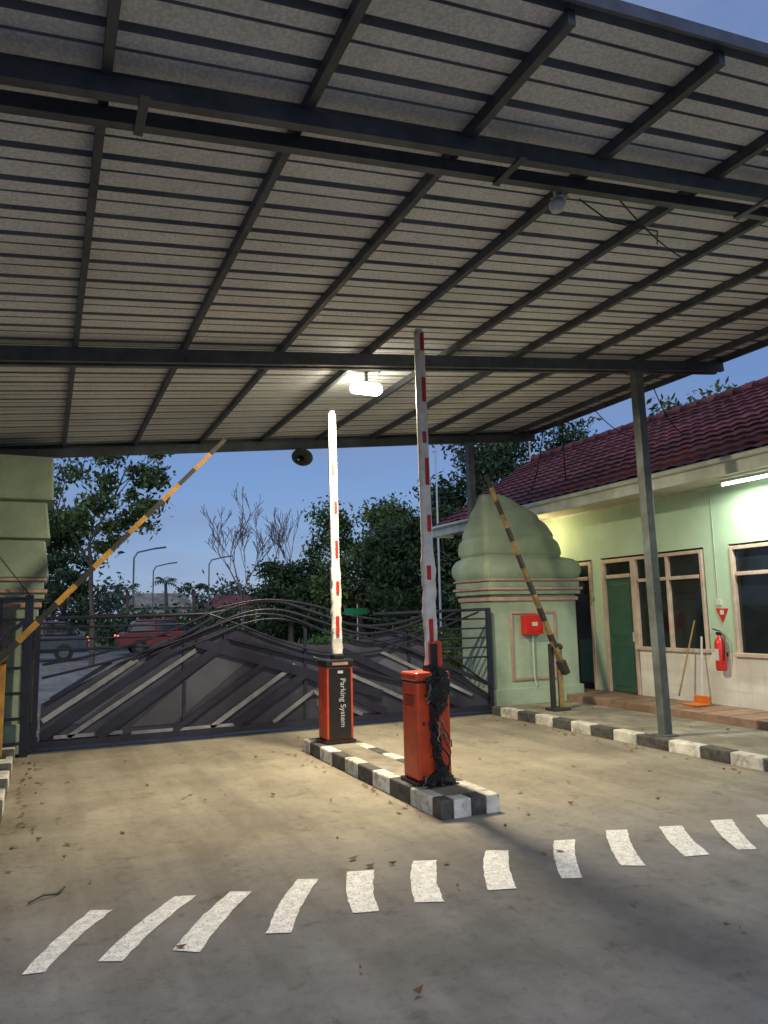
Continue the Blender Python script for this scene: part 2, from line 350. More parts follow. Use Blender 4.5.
beam('hood',(cx+.05,cy-.01,cz-.02),(cx-.07,cy-.07,cz-.075),.06,.008,M['plast'],CC)
lathe('dome',cx-.05,cy-.06,[(.01,cz-.16),(.035,cz-.15),(.045,cz-.12),(.045,cz-.10)],M['plast'],CC,16)
tube('cctv_cable',[(cx+.2,cy+.03,cz+.03),(cx+.5,cy+.1,cz-.02),(cx+.9,cy+.1,cz+.0),(cx+1.1,cy+.3,cz+.05)],.005,M['cable'])
LS=empty('loudspeaker')
sx,sy,sz=3.35,10.25,3.80
prof=[(.03,-.14),(.05,-.10),(.06,-.04),(.10,.03),(.16,.09),(.165,.10),(.15,.10),(.05,.02)]
vs=[];fs=[];n=20
for r,d in prof:
    for i in range(n): a=2*math.pi*i/n; vs.append((sx+r*math.cos(a),sy-d,sz+r*.8*math.sin(a)))
for k in range(len(prof)-1):
    for i in range(n): j=(i+1)%n; fs.append((k*n+i,k*n+j,(k+1)*n+j,(k+1)*n+i))
mesh('horn',vs,fs,M['bblack'],LS,True); beam('bracket',(sx,sy,sz+.1),(sx,sy,zc(sx)-.05),.03,.02,M['steel'],LS,up=(0,1,0))
# ---------------------------------------------------------------- sliding gate
G=empty('sliding_gate'); gy=9.6
def gt(pts,r=.018,m=M['gate'],n='gate_bar',dy=0): return tube(n,[(x,gy+dy,z) for x,z in pts],r,m,G)
def gb(p0,p1,w,d=.03,m=M['gate'],dy=0,n='gate_strip'): return beam(n,(p0[0],gy+dy,p0[1]),(p1[0],gy+dy,p1[1]),d,w,m,G)
def gpoly(pts,m,dy,n='gate_panel',th=.006):
    k=len(pts); vs=[(x,gy+dy,z) for x,z in pts]+[(x,gy+dy+th,z) for x,z in pts]
    fs=[tuple(range(k)),tuple(range(2*k-1,k-1,-1))]+[(i,i+k,(i+1)%k+k,(i+1)%k) for i in range(k)]
    return mesh(n,vs,fs,m,G)
gb((-.08,.10),(6.10,.10),.07,.05); gb((-.08,.02),(6.10,.02),.03,.03)
for x in (-.06,6.08): beam('gate_stile',(x,gy,.06),(x,gy,1.56),.06,.06,M['gate'],G,up=(0,1,0))
for x in (1.62,3.2,4.75): beam('gate_stile',(x,gy+.02,.1),(x,gy+.02,1.35),.04,.03,M['gate'],G,up=(0,1,0))
gt([(-.06,1.53),(1.9,1.55),(2.15,1.60)],.024); gt([(-.06,1.42),(1.75,1.43)],.014); gt([(-.06,1.28),(1.45,1.29)],.014); gt([(-.06,1.16),(1.2,1.17)],.014)
gt([(4.2,1.50),(6.08,1.54)],.024)
for i,z in enumerate((1.40,1.26,1.12,.98,.84)): gt([(4.55+.15*i,z),(6.08,z)],.014)
def sp(pts,n=8):
    out=[]
    P=[pts[0]]+pts+[pts[-1]]
    for i in range(1,len(P)-2):
        for k in range(n):
            t=k/n; a=[.5*(2*P[i][c]+(-P[i-1][c]+P[i+1][c])*t+(2*P[i-1][c]-5*P[i][c]+4*P[i+1][c]-P[i+2][c])*t*t+(-P[i-1][c]+3*P[i][c]-3*P[i+1][c]+P[i+2][c])*t**3) for c in (0,1)]
            out.append(tuple(a))
    out.append(pts[-1]); return out
top=sp([(.0,.55),(.6,.85),(1.2,1.16),(1.9,1.38),(2.5,1.30),(3.2,1.12),(3.9,1.13),(4.6,1.28),(5.1,1.05),(5.6,.60),(6.05,.30)])
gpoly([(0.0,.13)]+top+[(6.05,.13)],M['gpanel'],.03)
# lighter parallelogram sheets
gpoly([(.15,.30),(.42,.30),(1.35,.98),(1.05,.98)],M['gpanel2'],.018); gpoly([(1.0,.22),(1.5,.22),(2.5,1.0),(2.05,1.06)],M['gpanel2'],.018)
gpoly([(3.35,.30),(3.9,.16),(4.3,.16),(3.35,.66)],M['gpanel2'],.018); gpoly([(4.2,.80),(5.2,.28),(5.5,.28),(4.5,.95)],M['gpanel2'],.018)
sw=[[(1.0,1.02),(1.6,1.30),(2.2,1.62),(2.75,1.70),(3.3,1.55),(3.9,1.36),(4.5,1.36),(5.1,1.50)],
    [(1.2,1.06),(1.8,1.32),(2.35,1.55),(2.85,1.58),(3.4,1.42),(4.0,1.24),(4.6,1.30),(5.2,1.50)],
    [(1.3,1.02),(1.9,1.24),(2.45,1.44),(2.95,1.45),(3.5,1.28),(4.1,1.12),(4.8,1.22),(5.5,1.50)],
    [(1.9,1.55),(2.3,1.40),(2.8,1.20),(3.4,1.02),(4.1,.98),(4.8,1.12),(5.3,1.30),(5.9,1.50)],
    [(2.0,1.62),(2.6,1.72),(3.2,1.66),(3.8,1.50),(4.3,1.42)],
    [(3.9,1.36),(4.7,1.20),(5.3,.92),(6.05,.42)],[(3.7,1.26),(4.6,1.04),(5.2,.76),(6.05,.26)],
    [(.0,1.0),(.6,1.10),(1.3,1.30),(1.9,1.55)],[(.0,.85),(.7,1.0),(1.5,1.22),(2.3,1.50),(2.9,1.50),(3.6,1.22)]]
for i,s in enumerate(sw): gt(sp(s),.02 if i<2 else .015,dy=-.012-.004*i)
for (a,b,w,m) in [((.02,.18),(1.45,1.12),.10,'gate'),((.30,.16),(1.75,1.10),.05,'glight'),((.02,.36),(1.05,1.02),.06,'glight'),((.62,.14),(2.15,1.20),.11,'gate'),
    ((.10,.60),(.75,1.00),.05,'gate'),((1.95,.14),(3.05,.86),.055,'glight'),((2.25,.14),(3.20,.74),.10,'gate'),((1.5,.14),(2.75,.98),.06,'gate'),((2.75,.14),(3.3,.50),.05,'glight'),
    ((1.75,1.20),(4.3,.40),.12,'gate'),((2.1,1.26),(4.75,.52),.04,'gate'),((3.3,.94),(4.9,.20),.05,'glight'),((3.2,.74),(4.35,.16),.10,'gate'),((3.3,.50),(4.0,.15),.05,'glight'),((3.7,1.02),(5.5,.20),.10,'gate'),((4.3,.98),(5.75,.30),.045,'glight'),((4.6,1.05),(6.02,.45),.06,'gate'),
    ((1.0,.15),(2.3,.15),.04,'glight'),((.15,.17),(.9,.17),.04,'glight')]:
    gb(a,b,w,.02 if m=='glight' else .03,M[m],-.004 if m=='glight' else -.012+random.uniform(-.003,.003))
beam('gate_track',(-1.9,gy,.008),(6.2,gy,.008),.06,.012,M['steel'],G)
FP=empty('fence')
beam('post',(-.16,9.5,0),(-.16,9.5,1.80),.09,.09,M['gate'],FP,up=(0,1,0),b=.005); beam('post',(-.46,9.52,0),(-.46,9.52,1.76),.05,.05,M['gate'],FP,up=(0,1,0))
beam('post',(-1.9,9.52,0),(-1.9,9.52,1.76),.07,.07,M['gate'],FP,up=(0,1,0))
for z in (.15,.42,.70,.98,1.26,1.52,1.76): beam('rail',(-1.9,9.47,z),(-.2,9.47,z),.025,.035,M['gate'],FP)
beam('brace',(-1.8,9.45,.2),(-.2,9.45,1.5),.02,.05,M['gate'],FP)
# ---------------------------------------------------------------- gate pillars
def pillar(mir):
    E=empty('gate_pillar')
    fx=(lambda x:6.13-x) if mir else (lambda x:x)
    def bx(n,x0,x1,y0,y1,z0,z1,m,b=.01):
        a,c=sorted((fx(x0),fx(x1))); return box(n,a,c,y0,y1,z0,z1,m,E,b)
    bx('shaft',6.2,7.8,9.68,10.6,0,1.76,M['green'])
    bx('plinth',6.15,7.85,9.64,10.64,0,.34,M['green'])
    for k,(z0,z1,o,m) in enumerate([(1.66,1.72,.03,'pink'),(1.76,1.83,.06,'green'),(1.83,1.87,.09,'pink'),(1.87,1.97,.05,'green'),(1.97,2.0,.08,'pink')]):
        bx('cornice',6.2-o,7.8+o,9.68-o,10.6+o,z0,z1,M[m],.008)
    if mir:
        key=[(2.0,6.12,7.9,9.64,10.66),(2.02,6.10,7.9,9.62,10.7),(2.44,6.15,7.85,9.66,10.66),(2.46,6.18,7.8,9.69,10.6),(2.48,6.10,7.85,9.63,10.66),(2.90,6.15,7.8,9.67,10.6),(2.92,6.18,7.75,9.70,10.6),(2.94,6.08,7.8,9.62,10.6),(3.42,6.10,7.8,9.64,10.6),(3.46,6.10,7.8,9.64,10.6)]; sub=1; rr=.03
    else:
        key=[(2.0,6.13,7.86,9.66,10.66),(2.10,6.09,7.93,9.62,10.72),(2.22,6.09,7.92,9.62,10.72),(2.32,6.13,7.82,9.65,10.64),(2.36,6.17,7.60,9.70,10.54),(2.42,6.13,7.60,9.67,10.56),(2.58,6.12,7.54,9.66,10.52),(2.66,6.14,7.46,9.68,10.44),(2.72,6.13,7.45,9.67,10.42),(2.88,6.14,7.33,9.68,10.32),(2.96,6.16,7.22,9.70,10.24),(3.02,6.15,7.18,9.70,10.22),(3.14,6.17,6.98,9.71,10.10),(3.20,6.18,6.84,9.73,10.04),(3.26,6.18,6.74,9.73,10.0),(3.33,6.20,6.58,9.75,9.96)]; sub=3; rr=.08
    K=np.array(key); rings=[]
    for i in range(len(K)-1):
        p0=K[max(i-1,0)];p1=K[i];p2=K[i+1];p3=K[min(i+2,len(K)-1)]
        for s in range(sub):
            t=s/sub; rings.append(tuple(.5*(2*p1+(-p0+p2)*t+(2*p0-5*p1+4*p2-p3)*t*t+(-p0+3*p1-3*p2+p3)*t**3)))
    rings.append(tuple(K[-1]))
    vs=[];fs=[];nc=6
    for (z,xl,xr,ya,yb) in rings:
        r=min(rr,(yb-ya)*.35)
        for (cx,cy,a0) in ((xr-r,ya+r,-90),(xr-r,yb-r,0),(xl+r,yb-r,90),(xl+r,ya+r,180)):
            for q in range(nc):
                a=R(a0+90*q/(nc-1)); vs.append((fx(cx+r*math.cos(a)),cy+r*math.sin(a),z))
    n=4*nc
    for k in range(len(rings)-1):
        for i in range(n):
            j=(i+1)%n; f=(k*n+i,k*n+j,(k+1)*n+j,(k+1)*n+i); fs.append(f[::-1] if mir else f)
    fs.append(tuple((len(rings)-1)*n+i for i in range(n)))
    mesh('ogee_crown',vs,fs,M['green'],E,not mir)
    for a in ((6.52,6.56,.45,1.5),(7.34,7.38,.45,1.5)): bx('niche_frame',a[0],a[1],9.655,9.69,a[2],a[3],M['pink'],.004)
    bx('niche_frame',6.561,7.339,9.655,9.69,1.46,1.50,M['pink'],.004); bx('niche_frame',6.561,7.339,9.655,9.69,.45,.49,M['pink'],.004)
    return E
pillar(False); pillar(True)
HC=empty('fire_hose_cabinet')
box('cabinet',6.72,7.06,9.56,9.678,1.14,1.44,M['extred'],HC,.01); box('door_panel',6.76,7.02,9.55,9.562,1.18,1.40,M['extred'],HC,.006)
box('label',6.84,6.94,9.545,9.551,1.27,1.33,M['plast'],HC); tube('conduit',[(6.9,9.63,1.14),(6.9,9.63,.5),(6.93,9.62,.36)],.010,M['plast'],HC)
# ---------------------------------------------------------------- old striped booms
def oldboom(p0,p1,base,w,ym):
    E=empty('boom_barrier')
    p0=Vector(p0);p1=Vector(p1);n=13
    for k in range(n):
        a=p0.lerp(p1,k/n);b=p0.lerp(p1,(k+1)/n); ww=w*(1-.3*k/n)
        beam('boom_segment',a,b,ww*.6,ww,ym if k%2 else M['bblack'],E,up=(0,1,0))
    bx_,by_=base
    beam('stand',(bx_-.07,by_+.08,.1),(bx_-.07,by_+.08,p0.z+.05),.05,.07,M['bblack'],E,up=(0,1,0)); beam('stand',(bx_+.07,by_+.08,.1),(bx_+.07,by_+.08,p0.z+.05),.05,.07,ym,E,up=(0,1,0))
    box('stand_base',bx_-.14,bx_+.14,by_-.04,by_+.2,.09,.14,M['bblack'],E,.01)
    d=(p0-p1).normalized(); q=p0+d*.36
    beam('counter_arm',p0-d*.1,q,w*.7,w*.9,ym,E,up=(0,1,0))
    beam('counterweight',q-d*.16,q+d*.05,.10,.14,M['bblack'],E,up=(0,1,0),b=.02)
    tube('pivot',[(bx_-.1,by_+.05,p0.z),(bx_+.1,by_+.05,p0.z)],.03,M['bblack'],E)
    return E
oldboom((6.62,8.72,.98),(5.58,8.72,3.42),(6.66,8.70),.085,M['ydirty'])
oldboom((-.42,8.72,1.10),(1.90,8.72,3.62),(-.44,8.70),.11,M['yellow'])
# ---------------------------------------------------------------- guard building
GB=empty('guard_house'); W=8.3
def wp(y0,y1,z0,z1,m,n='wall'): box(n,W,W+.15,y0,y1,z0,z1,m,GB)
zs=.89
segs=[(2.0,4.9,None),(4.9,7.08,(zs,2.33)),(7.08,7.5,None),(7.5,8.85,(zs+.03,2.33)),(8.85,9.6,(.2,2.33)),(9.6,9.83,None),(9.83,10.4,(.2,2.33)),(10.4,13.2,None)]
for y0,y1,op in segs:
    if op is None: wp(y0,y1,.1,zs,M['wallw'] if y1<9.7 else M['wallg']); wp(y0,y1,zs,3.3,M['wallg'])
    else:
        if op[0]>.3: wp(y0,y1,.1,op[0],M['wallw'],'sill_wall')
        wp(y0,y1,op[1],3.3,M['wallg'],'lintel_wall')
box('end_wall',W+.001,W+6,13.2,13.35,0,3.3,M['wallg'],GB)
box('interior_back',W+2.4,W+2.5,2,13.1,.1,3.3,M['doorg'],GB)
box('interior_ceiling',W+.16,W+2.4,2,13.1,3.2,3.25,M['dark'],GB)
for k in range(20): box('tile_grout',W-.0025,W+.001,4.9+k*.2,4.903+k*.2,.2,.88,M['grout'],GB)
for z in (.4,.6,.8): box('tile_grout',W-.002,W+.001,4.9,8.84,z,z+.003,M['grout'],GB)
def fr(y0,y1,z0,z1,t=.055,yd=(),zd=(),glass=True,gm='glass'):
    X0,X1=W-.025,W+.07
    box('frame',X0,X1,y0,y0+t,z0,z1,M['frame'],GB,.006); box('frame',X0,X1,y1-t,y1,z0,z1,M['frame'],GB,.006)
    box('frame',X0+.002,X1,y0+t+.001,y1-t-.001,z1-t,z1,M['frame'],GB,.006)
    if z0>.4: box('sill',X0-.03,X1,y0-.03,y1+.03,z0-t*.8,z0+.01,M['frame'],GB,.006)
    for y in yd: box('mullion',X0+.004,X1-.01,y-t/2,y+t/2,z0+.01,z1-t-.001,M['frame'],GB,.006)
    for z in zd:
        ys=[y0+t]+sorted(list(yd))+[y1-t]
        for a,b in zip(ys[:-1],ys[1:]): box('transom',X0+.006,X1-.01,a+t/2,b-t/2,z-t/2,z+t/2,M['frame'],GB,.006)
    if glass: box('glass',W+.03,W+.036,y0+.01,y1-.01,z0+.005,z1-.01,M[gm],GB)
fr(5.0,7.06,zs,2.30,.05,(5.7,6.38),(1.93,))
fr(7.52,8.86,zs+.03,2.30,.05,(8.18,),(1.93,))
fr(8.862,9.58,.2,2.30,.06,(),(2.02,),glass=False); box('door',W+.02,W+.06,8.92,9.52,.21,1.99,M['doorg'],GB,.004); box('glass',W+.03,W+.036,8.92,9.52,2.05,2.25,M['glass'],GB)
for a,b in ((.3,.95),(1.08,1.9)): box('door_panel',W+.012,W+.022,9.0,9.44,a,b,M['doorg'],GB,.006)
box('door_handle',W-.01,W+.02,8.94,8.97,1.0,1.14,M['plast'],GB,.004)
fr(9.84,10.39,.2,2.30,.06,(),(2.02,),glass=False); box('door',W+.02,W+.06,9.90,10.33,.21,1.99,M['glass'],GB,.004); box('door_panel',W+.012,W+.022,9.96,10.27,.3,1.0,M['doorg'],GB,.004)
box('glass',W+.03,W+.036,9.90,10.33,2.05,2.25,M['glass'],GB)
box('porch_floor',7.5,8.36,2.0,10.9,.09,.20,M['tile'],GB,.008)
for k in range(22): box('tile_joint',7.5,8.3,2.2+k*.4,2.206+k*.4,.199,.2025,M['dark'],GB)
box('wall_band',W-.012,W+.01,2.0,13.2,3.12,3.2,M['fascia'],GB)
tube('wall_conduit',[(W-.012,7.3,3.1),(W-.012,7.3,1.6)],.006,M['fascia'],GB); box('switch_box',W-.02,W,7.26,7.34,1.52,1.60,M['plast'],GB,.004)
EX,EZ=7.4,3.27; RX,RZ=10.95,5.2
sl=Vector((RX-EX,0,RZ-EZ)); Ls=sl.length; sl.normalize(); nr=Vector((-sl.z,0,sl.x))
vs=[];fs=[];course=.30;nc=int(Ls/course)+1;cols=int(11.5/.035)
rows=[]
for c in range(nc):
    rows.append((c*course,.035)); rows.append((min((c+1)*course,Ls),.0))
for (s,h) in rows:
    for i in range(cols+1):
        y=2.2+i*.035; yy=y*(1) + (1.5*s/Ls if i==cols else 0)
        off=.028*abs(math.sin(math.pi*y/.24))**.7+h+.018*mn.noise(Vector((math.floor(y/.24)*3.7,math.floor(s/course)*5.1,0)))
        p=Vector((EX,yy,EZ))+sl*s+nr*off; vs.append(tuple(p))
n=cols+1
for k in range(len(rows)-1):
    for i in range(cols): fs.append((k*n+i,k*n+i+1,(k+1)*n+i+1,(k+1)*n+i)[::-1])
mesh('tiled_roof',vs,fs,M['rtile'],GB)
mesh('roof_deck',[(EX,2.2,EZ-.01),(EX,13.7,EZ-.01),(RX,15,RZ-.01),(RX,2.2,RZ-.01)],[(0,1,2,3)],M['soffit'],GB)
mesh('roof_back',[(RX,2.2,RZ),(RX,15,RZ),(RX+3.6,13.7,EZ),(RX+3.6,2.2,EZ)],[(0,1,2,3)],M['rtile'],GB)
mesh('gable_wall',[(EX+.9,13.3,EZ-.1),(RX+3,13.3,EZ-.1),(RX,13.3,RZ-.1)],[(0,1,2)],M['wallg'],GB)
for k in range(32): 
    y=2.3+k*.4; lathe('ridge_tile',0,0,[(.10,-.2),(.12,.2)],M['rtile'],GB,10).matrix_world=Matrix.Translation((RX,y,RZ+.02))@Matrix.Rotation(math.pi/2,4,'X')
box('eave_fascia',EX-.04,EX-.01,2.2,13.7,EZ-.20,EZ-.005,M['fascia'],GB,.005)
box('gable_fascia',EX-.03,EX+.5,13.7,13.73,EZ-.20,EZ-.01,M['fascia'],GB,.005)
box('soffit',EX-.01,W+.1,2.2,13.7,EZ-.12,EZ-.09,M['soffit'],GB)
tube('gutter',[(EX-.07,2.2,EZ-.02),(EX-.07,13.7,EZ-.02)],.035,M['fascia'],GB)
TL=empty('fluorescent_light')
def flu(x,y0,y1,z,e):
    box('fixture',x-.03,x+.03,y0-.03,y1+.03,z+.022,z+.06,M['plast'],TL,.005); tube('tube_lamp',[(x,y0,z),(x,y1,z)],.016,M['tube'],TL)
    l=bpy.data.lights.new('tube_glow_light','AREA'); l.shape='RECTANGLE'; l.size=.04; l.size_y=y1-y0; l.energy=e; l.color=(.95,1,.86)
    q=bpy.data.objects.new('tube_glow_light',l); q.location=(x,(y0+y1)/2,z-.02); sc.collection.objects.link(q); q.parent=TL
flu(7.9,5.7,6.75,3.06,55)
BL=empty('porch_bulb')
bx0,by0=7.75,10.80
lathe('bulb',bx0,by0,[(.01,2.80),(.035,2.82),(.04,2.86),(.02,2.92),(.02,2.98)],emis('bulb_glow',(1,.75,.35),14),BL,12)
tube('bulb_cord',[(bx0,by0,2.98),(bx0,by0,3.15)],.006,M['cable'],BL)
l=bpy.data.lights.new('bulb_light','POINT'); l.energy=32; l.color=(1,.76,.38); l.shadow_soft_size=.05
q=bpy.data.objects.new('bulb_light',l); q.location=(bx0,by0,2.74); sc.collection.objects.link(q); q.parent=BL
FE=empty('fire_extinguisher')
ex,ey=W-.10,7.26
lathe('cylinder',ex,ey,[(.0,.66),(.065,.665),(.07,.70),(.07,1.02),(.055,1.07),(.025,1.10),(.025,1.13)],M['extred'],FE,20)
box('valve',ex-.02,ex+.02,ey-.03,ey+.04,1.13,1.17,M['blackp'],FE,.005); beam('lever',(ex,ey-.02,1.18),(ex,ey+.10,1.21),.02,.012,M['blackp'],FE)
tube('hose',[(ex,ey-.03,1.15),(ex-.03,ey-.10,1.10),(ex-.04,ey-.10,.95),(ex-.04,ey-.085,.80)],.009,M['blackp'],FE); box('label',ex-.074,ex-.066,ey-.03,ey+.03,.80,.95,M['plast'],FE)
box('wall_bracket',ex+.06,W,ey-.04,ey+.04,.85,.9,M['blackp'],FE)
FS=empty('extinguisher_sign')
mesh('sign_plate',[(W-.012,ey-.10,1.48),(W-.012,ey+.10,1.48),(W-.012,ey,1.29),(W-.004,ey-.10,1.48),(W-.004,ey+.10,1.48),(W-.004,ey,1.29)],[(0,1,2),(5,4,3),(0,3,4,1),(1,4,5,2),(2,5,3,0)],M['extred'],FS)
box('sign_symbol',W-.015,W-.0125,ey-.03,ey+.03,1.40,1.46,M['plast'],FS)
BR=empty('broom')
tube('handle',[(7.98,7.82,.30),(W-.03,7.72,1.32)],.012,M['wood'],BR)
vs=[];fs=[]
for k in range(60):
    a=random.uniform(-.13,.13);b0=len(vs); bx0=7.98+random.uniform(-.02,.02)
    vs+= [(bx0,7.83+a*.3,.34),(bx0+.004,7.83+a*.3+.004,.34),(bx0-.03+random.uniform(-.02,.02),7.84+a,.202)]; fs.append((b0,b0+1,b0+2))
mesh('bristles',vs,fs,M['wood'],BR)
DP=empty('dustpan')
box('pan',7.88,8.12,7.42,7.68,.203,.225,M['osheet'],DP,.006); box('pan_back',8.10,8.13,7.42,7.68,.22,.32,M['osheet'],DP,.006); beam('pan_grip',(8.12,7.55,.3),(W-.03,7.62,1.10),.018,.018,M['plast'],DP,up=(0,1,0))
# ---------------------------------------------------------------- cables
def sag(name,a,b,s,r=.007):
    a=Vector(a);b=Vector(b); pts=[]
    for k in range(17):
        t=k/16; p=a.lerp(b,t); p.z-=s*4*t*(1-t); pts.append(tuple(p))
    tube(name,pts,r,M['cable'])
sag('overhead_cable',(7.5,8.6,zc(7.5)),(9.6,9.3,4.6),.3); sag('overhead_cable',(7.5,7.4,zc(7.5)),(9.2,8.2,4.3),.35); sag('overhead_cable',(6.3,10.2,4.2),(8.0,12.5,3.5),.2)
sag('overhead_cable',(7.5,9.4,zc(7.5)),(8.4,10.5,3.9),.35,.009); sag('overhead_cable',(7.5,9.9,zc(7.5)),(8.1,11.3,3.7),.3,.009)
sag('overhead_cable',(7.2,9.9,zc(7.2)),(12,22,5.5),.5,.01); sag('overhead_cable',(-2,9.4,4.4),(-.16,9.5,1.8),.05)
sag('canopy_wire',(3.1,7.1,zc(3.1)+.01),(3.0,6.45,zc(3)-.02),.05); sag('canopy_wire',(3.0,3.2,zc(3)+.02),(4.4,3.9,zc(4.4)-.02),.06,.005)
# ---------------------------------------------------------------- trees
def limbs(base,h,r,seed,levels=4,spread=.6,first=.35):
    rd=random.Random(seed); out=[];tips=[]
    def go(p,d,l,r,lev):
        pts=[p.copy()];rad=[r]
        for k in range(5):
            d=(d+Vector((rd.uniform(-.13,.13),rd.uniform(-.13,.13),rd.uniform(-.03,.10)))).normalized(); p=p+d*l/5; pts.append(p.copy()); rad.append(r*(1-.4*(k+1)/5))
        out.append((pts,rad))
        if lev==0: tips.append(p.copy()); return
        for k in range(rd.choice((2,3,3))):
            a=rd.uniform(0,6.28); nd=(d+Vector((math.cos(a)*spread,math.sin(a)*spread,rd.uniform(-.1,.35)))).normalized()
            go(pts[rd.choice((3,4,5))],nd,l*rd.uniform(.6,.8),rad[-1]*.75,lev-1)
    go(Vector(base),Vector((0,0,1)),h*first,r,levels); return out,tips
def limbmesh(name,out,m,parent,n=6):
    vs=[];fs=[]
    for pts,rad in out:
        b0=len(vs)
        for k,(p,r) in enumerate(zip(pts,rad)):
            d=(pts[min(k+1,len(pts)-1)]-pts[max(k-1,0)]).normalized(); s=d.cross(Vector((.3,1,.1))).normalized(); u=s.cross(d)
            for i in range(n): a=2*math.pi*i/n; vs.append(p+s*r*math.cos(a)+u*r*math.sin(a))
        for k in range(len(pts)-1):
            for i in range(n): j=(i+1)%n; fs.append((b0+k*n+i,b0+k*n+j,b0+(k+1)*n+j,b0+(k+1)*n+i))
    return mesh(name,vs,fs,m,parent,True)
def leaves(name,clumps,count,size,m,parent=None):
    tot=sum(c[3]**2 for c in clumps); V=[]
    for (x,y,z,r,fz) in clumps:
        k=max(8,int(count*r*r/tot)); p=rng.normal(size=(k,3))*r*.5
        p[:,2]*=fz; p+=np.array([x,y,z]); p=p[p[:,2]>.05]; V.append(p)
    P=np.concatenate(V); k=len(P)
    a=rng.normal(size=(k,3)); a/=np.linalg.norm(a,axis=1)[:,None]; b=rng.normal(size=(k,3)); b-= (a*b).sum(1)[:,None]*a; b/=np.linalg.norm(b,axis=1)[:,None]
    s=size*rng.uniform(.5,1.4,size=(k,1)); 
    vs=np.stack([P-a*s,P-b*s*.45,P+a*s,P+b*s*.45],1).reshape(-1,3)
    me=bpy.data.meshes.new(name); me.vertices.add(4*k); me.vertices.foreach_set('co',vs.ravel()); me.loops.add(4*k); me.loops.foreach_set('vertex_index',np.arange(4*k,dtype=np.int32))
    me.polygons.add(k); me.polygons.foreach_set('loop_start',np.arange(0,4*k,4,dtype=np.int32)); me.polygons.foreach_set('loop_total',np.full(k,4,dtype=np.int32))
    me.materials.append(m); me.update(); me.validate(); o=bpy.data.objects.new(name,me); sc.collection.objects.link(o)
    if parent: o.parent=parent
    return o
def tree(name,x,y,h,cr,seed,m,count=7000,size=.17,r=.2,crown=.55,first=.35,rad=.8,flat=.75,ncl=26):
    E=empty(name); rd=random.Random(seed)
    out,tips=limbs((x,y,0),h,r,seed,3,.65,first); limbmesh('trunk_and_limbs',out,M['bark'],E)
    cl=[]
    zc0=h*(1-crown/2)
    for k in range(ncl):
        a=rd.uniform(0,6.28); q=rd.uniform(.1,1)**.6*cr; zz=zc0+rd.uniform(-1,1)*h*crown/2*math.sqrt(max(.05,1-(q/cr)**2*.8))
        cl.append((x+q*math.cos(a),y+q*math.sin(a),zz,rd.uniform(.55,1.1)*rad,flat))
    for t in tips:
        if rd.random()<.5: cl.append((t.x,t.y,t.z,rad*.6,flat))
    leaves('foliage',cl,count,size,m,E); return E
tree('roadside_tree',1.5,27,8.2,1.9,11,M['leafA'],5200,.115,.10,.55,.5,.58,.6,30)
tree('roadside_tree',-1.0,32,8.2,2.4,12,M['leafA'],5500,.13,.14,.55,.4,.7,.65,28)
tree('roadside_tree',.6,46,5.8,2.2,22,M['leafB'],5000,.15,.14,.8,.4,.8,.7,24)
tree('broadleaf_tree',15.4,37,8.3,2.8,13,M['leafA'],16000,.14,.25,.9,.3,1.05,.75,40)
tree('broadleaf_tree',12.2,39,4.7,1.9,14,M['leafB'],7000,.14,.2,.95,.3,.9,.75,26)
tree('broadleaf_tree',18.6,36,7.2,2.6,15,M['leafB'],11000,.14,.2,.95,.3,1.05,.75,34)
tree('large_dark_tree',17.4,28.5,10.2,2.4,16,M['leafB'],16000,.13,.25,.92,.3,1.0,.8,42)
tree('large_dark_tree',21.5,28,11.2,3.2,17,M['leafB'],18000,.13,.25,.92,.3,1.1,.8,46)
tree('large_dark_tree',15.4,31.5,6.6,1.5,18,M['leafB'],7000,.13,.2,.95,.3,.85,.75,30)
tree('broadleaf_tree',24.5,21.5,10.2,2.6,19,M['leafA'],7000,.15,.2,.6,.4,.9)
tree('broadleaf_tree',30,21,11.4,2.6,20,M['leafA'],7000,.15,.2,.6,.4,.9)
def bare(x,y,h,seed):
    E=empty('bare_tree'); out,t=limbs((x,y,0),h,.10,seed,5,.50,.30)
    out=[(p,[max(q,.014) for q in rr]) for p,rr in out]; limbmesh('branches',out,M['bare'],E,4)
bare(9.9,40,9.4,31); bare(12.2,40.5,9.9,33)
cl=[]
for k in range(170):
    x=-50+k*.75+random.uniform(-.5,.5); cl.append((x,82+random.uniform(-5,5),random.uniform(.8,3.2)+1.6*mn.noise(Vector((x*.12,0,0)))+.8,random.uniform(1.5,2.8),.9))
leaves('distant_trees',cl,36000,.28,M['leafC'])
cl=[]
for k in range(60): x=3+k*.42; cl.append((x,44+random.uniform(-2,2),random.uniform(.3,1.4),random.uniform(.8,1.5),.8))
leaves('hedge_shrubs',cl,14000,.16,M['leafB'])
cl=[]
for k in range(40): x=6.3+random.uniform(0,6); cl.append((x,15+random.uniform(-1.5,6),random.uniform(.2,.9),random.uniform(.3,.6),.8))
leaves('garden_shrubs',cl,9000,.08,M['leafA'])
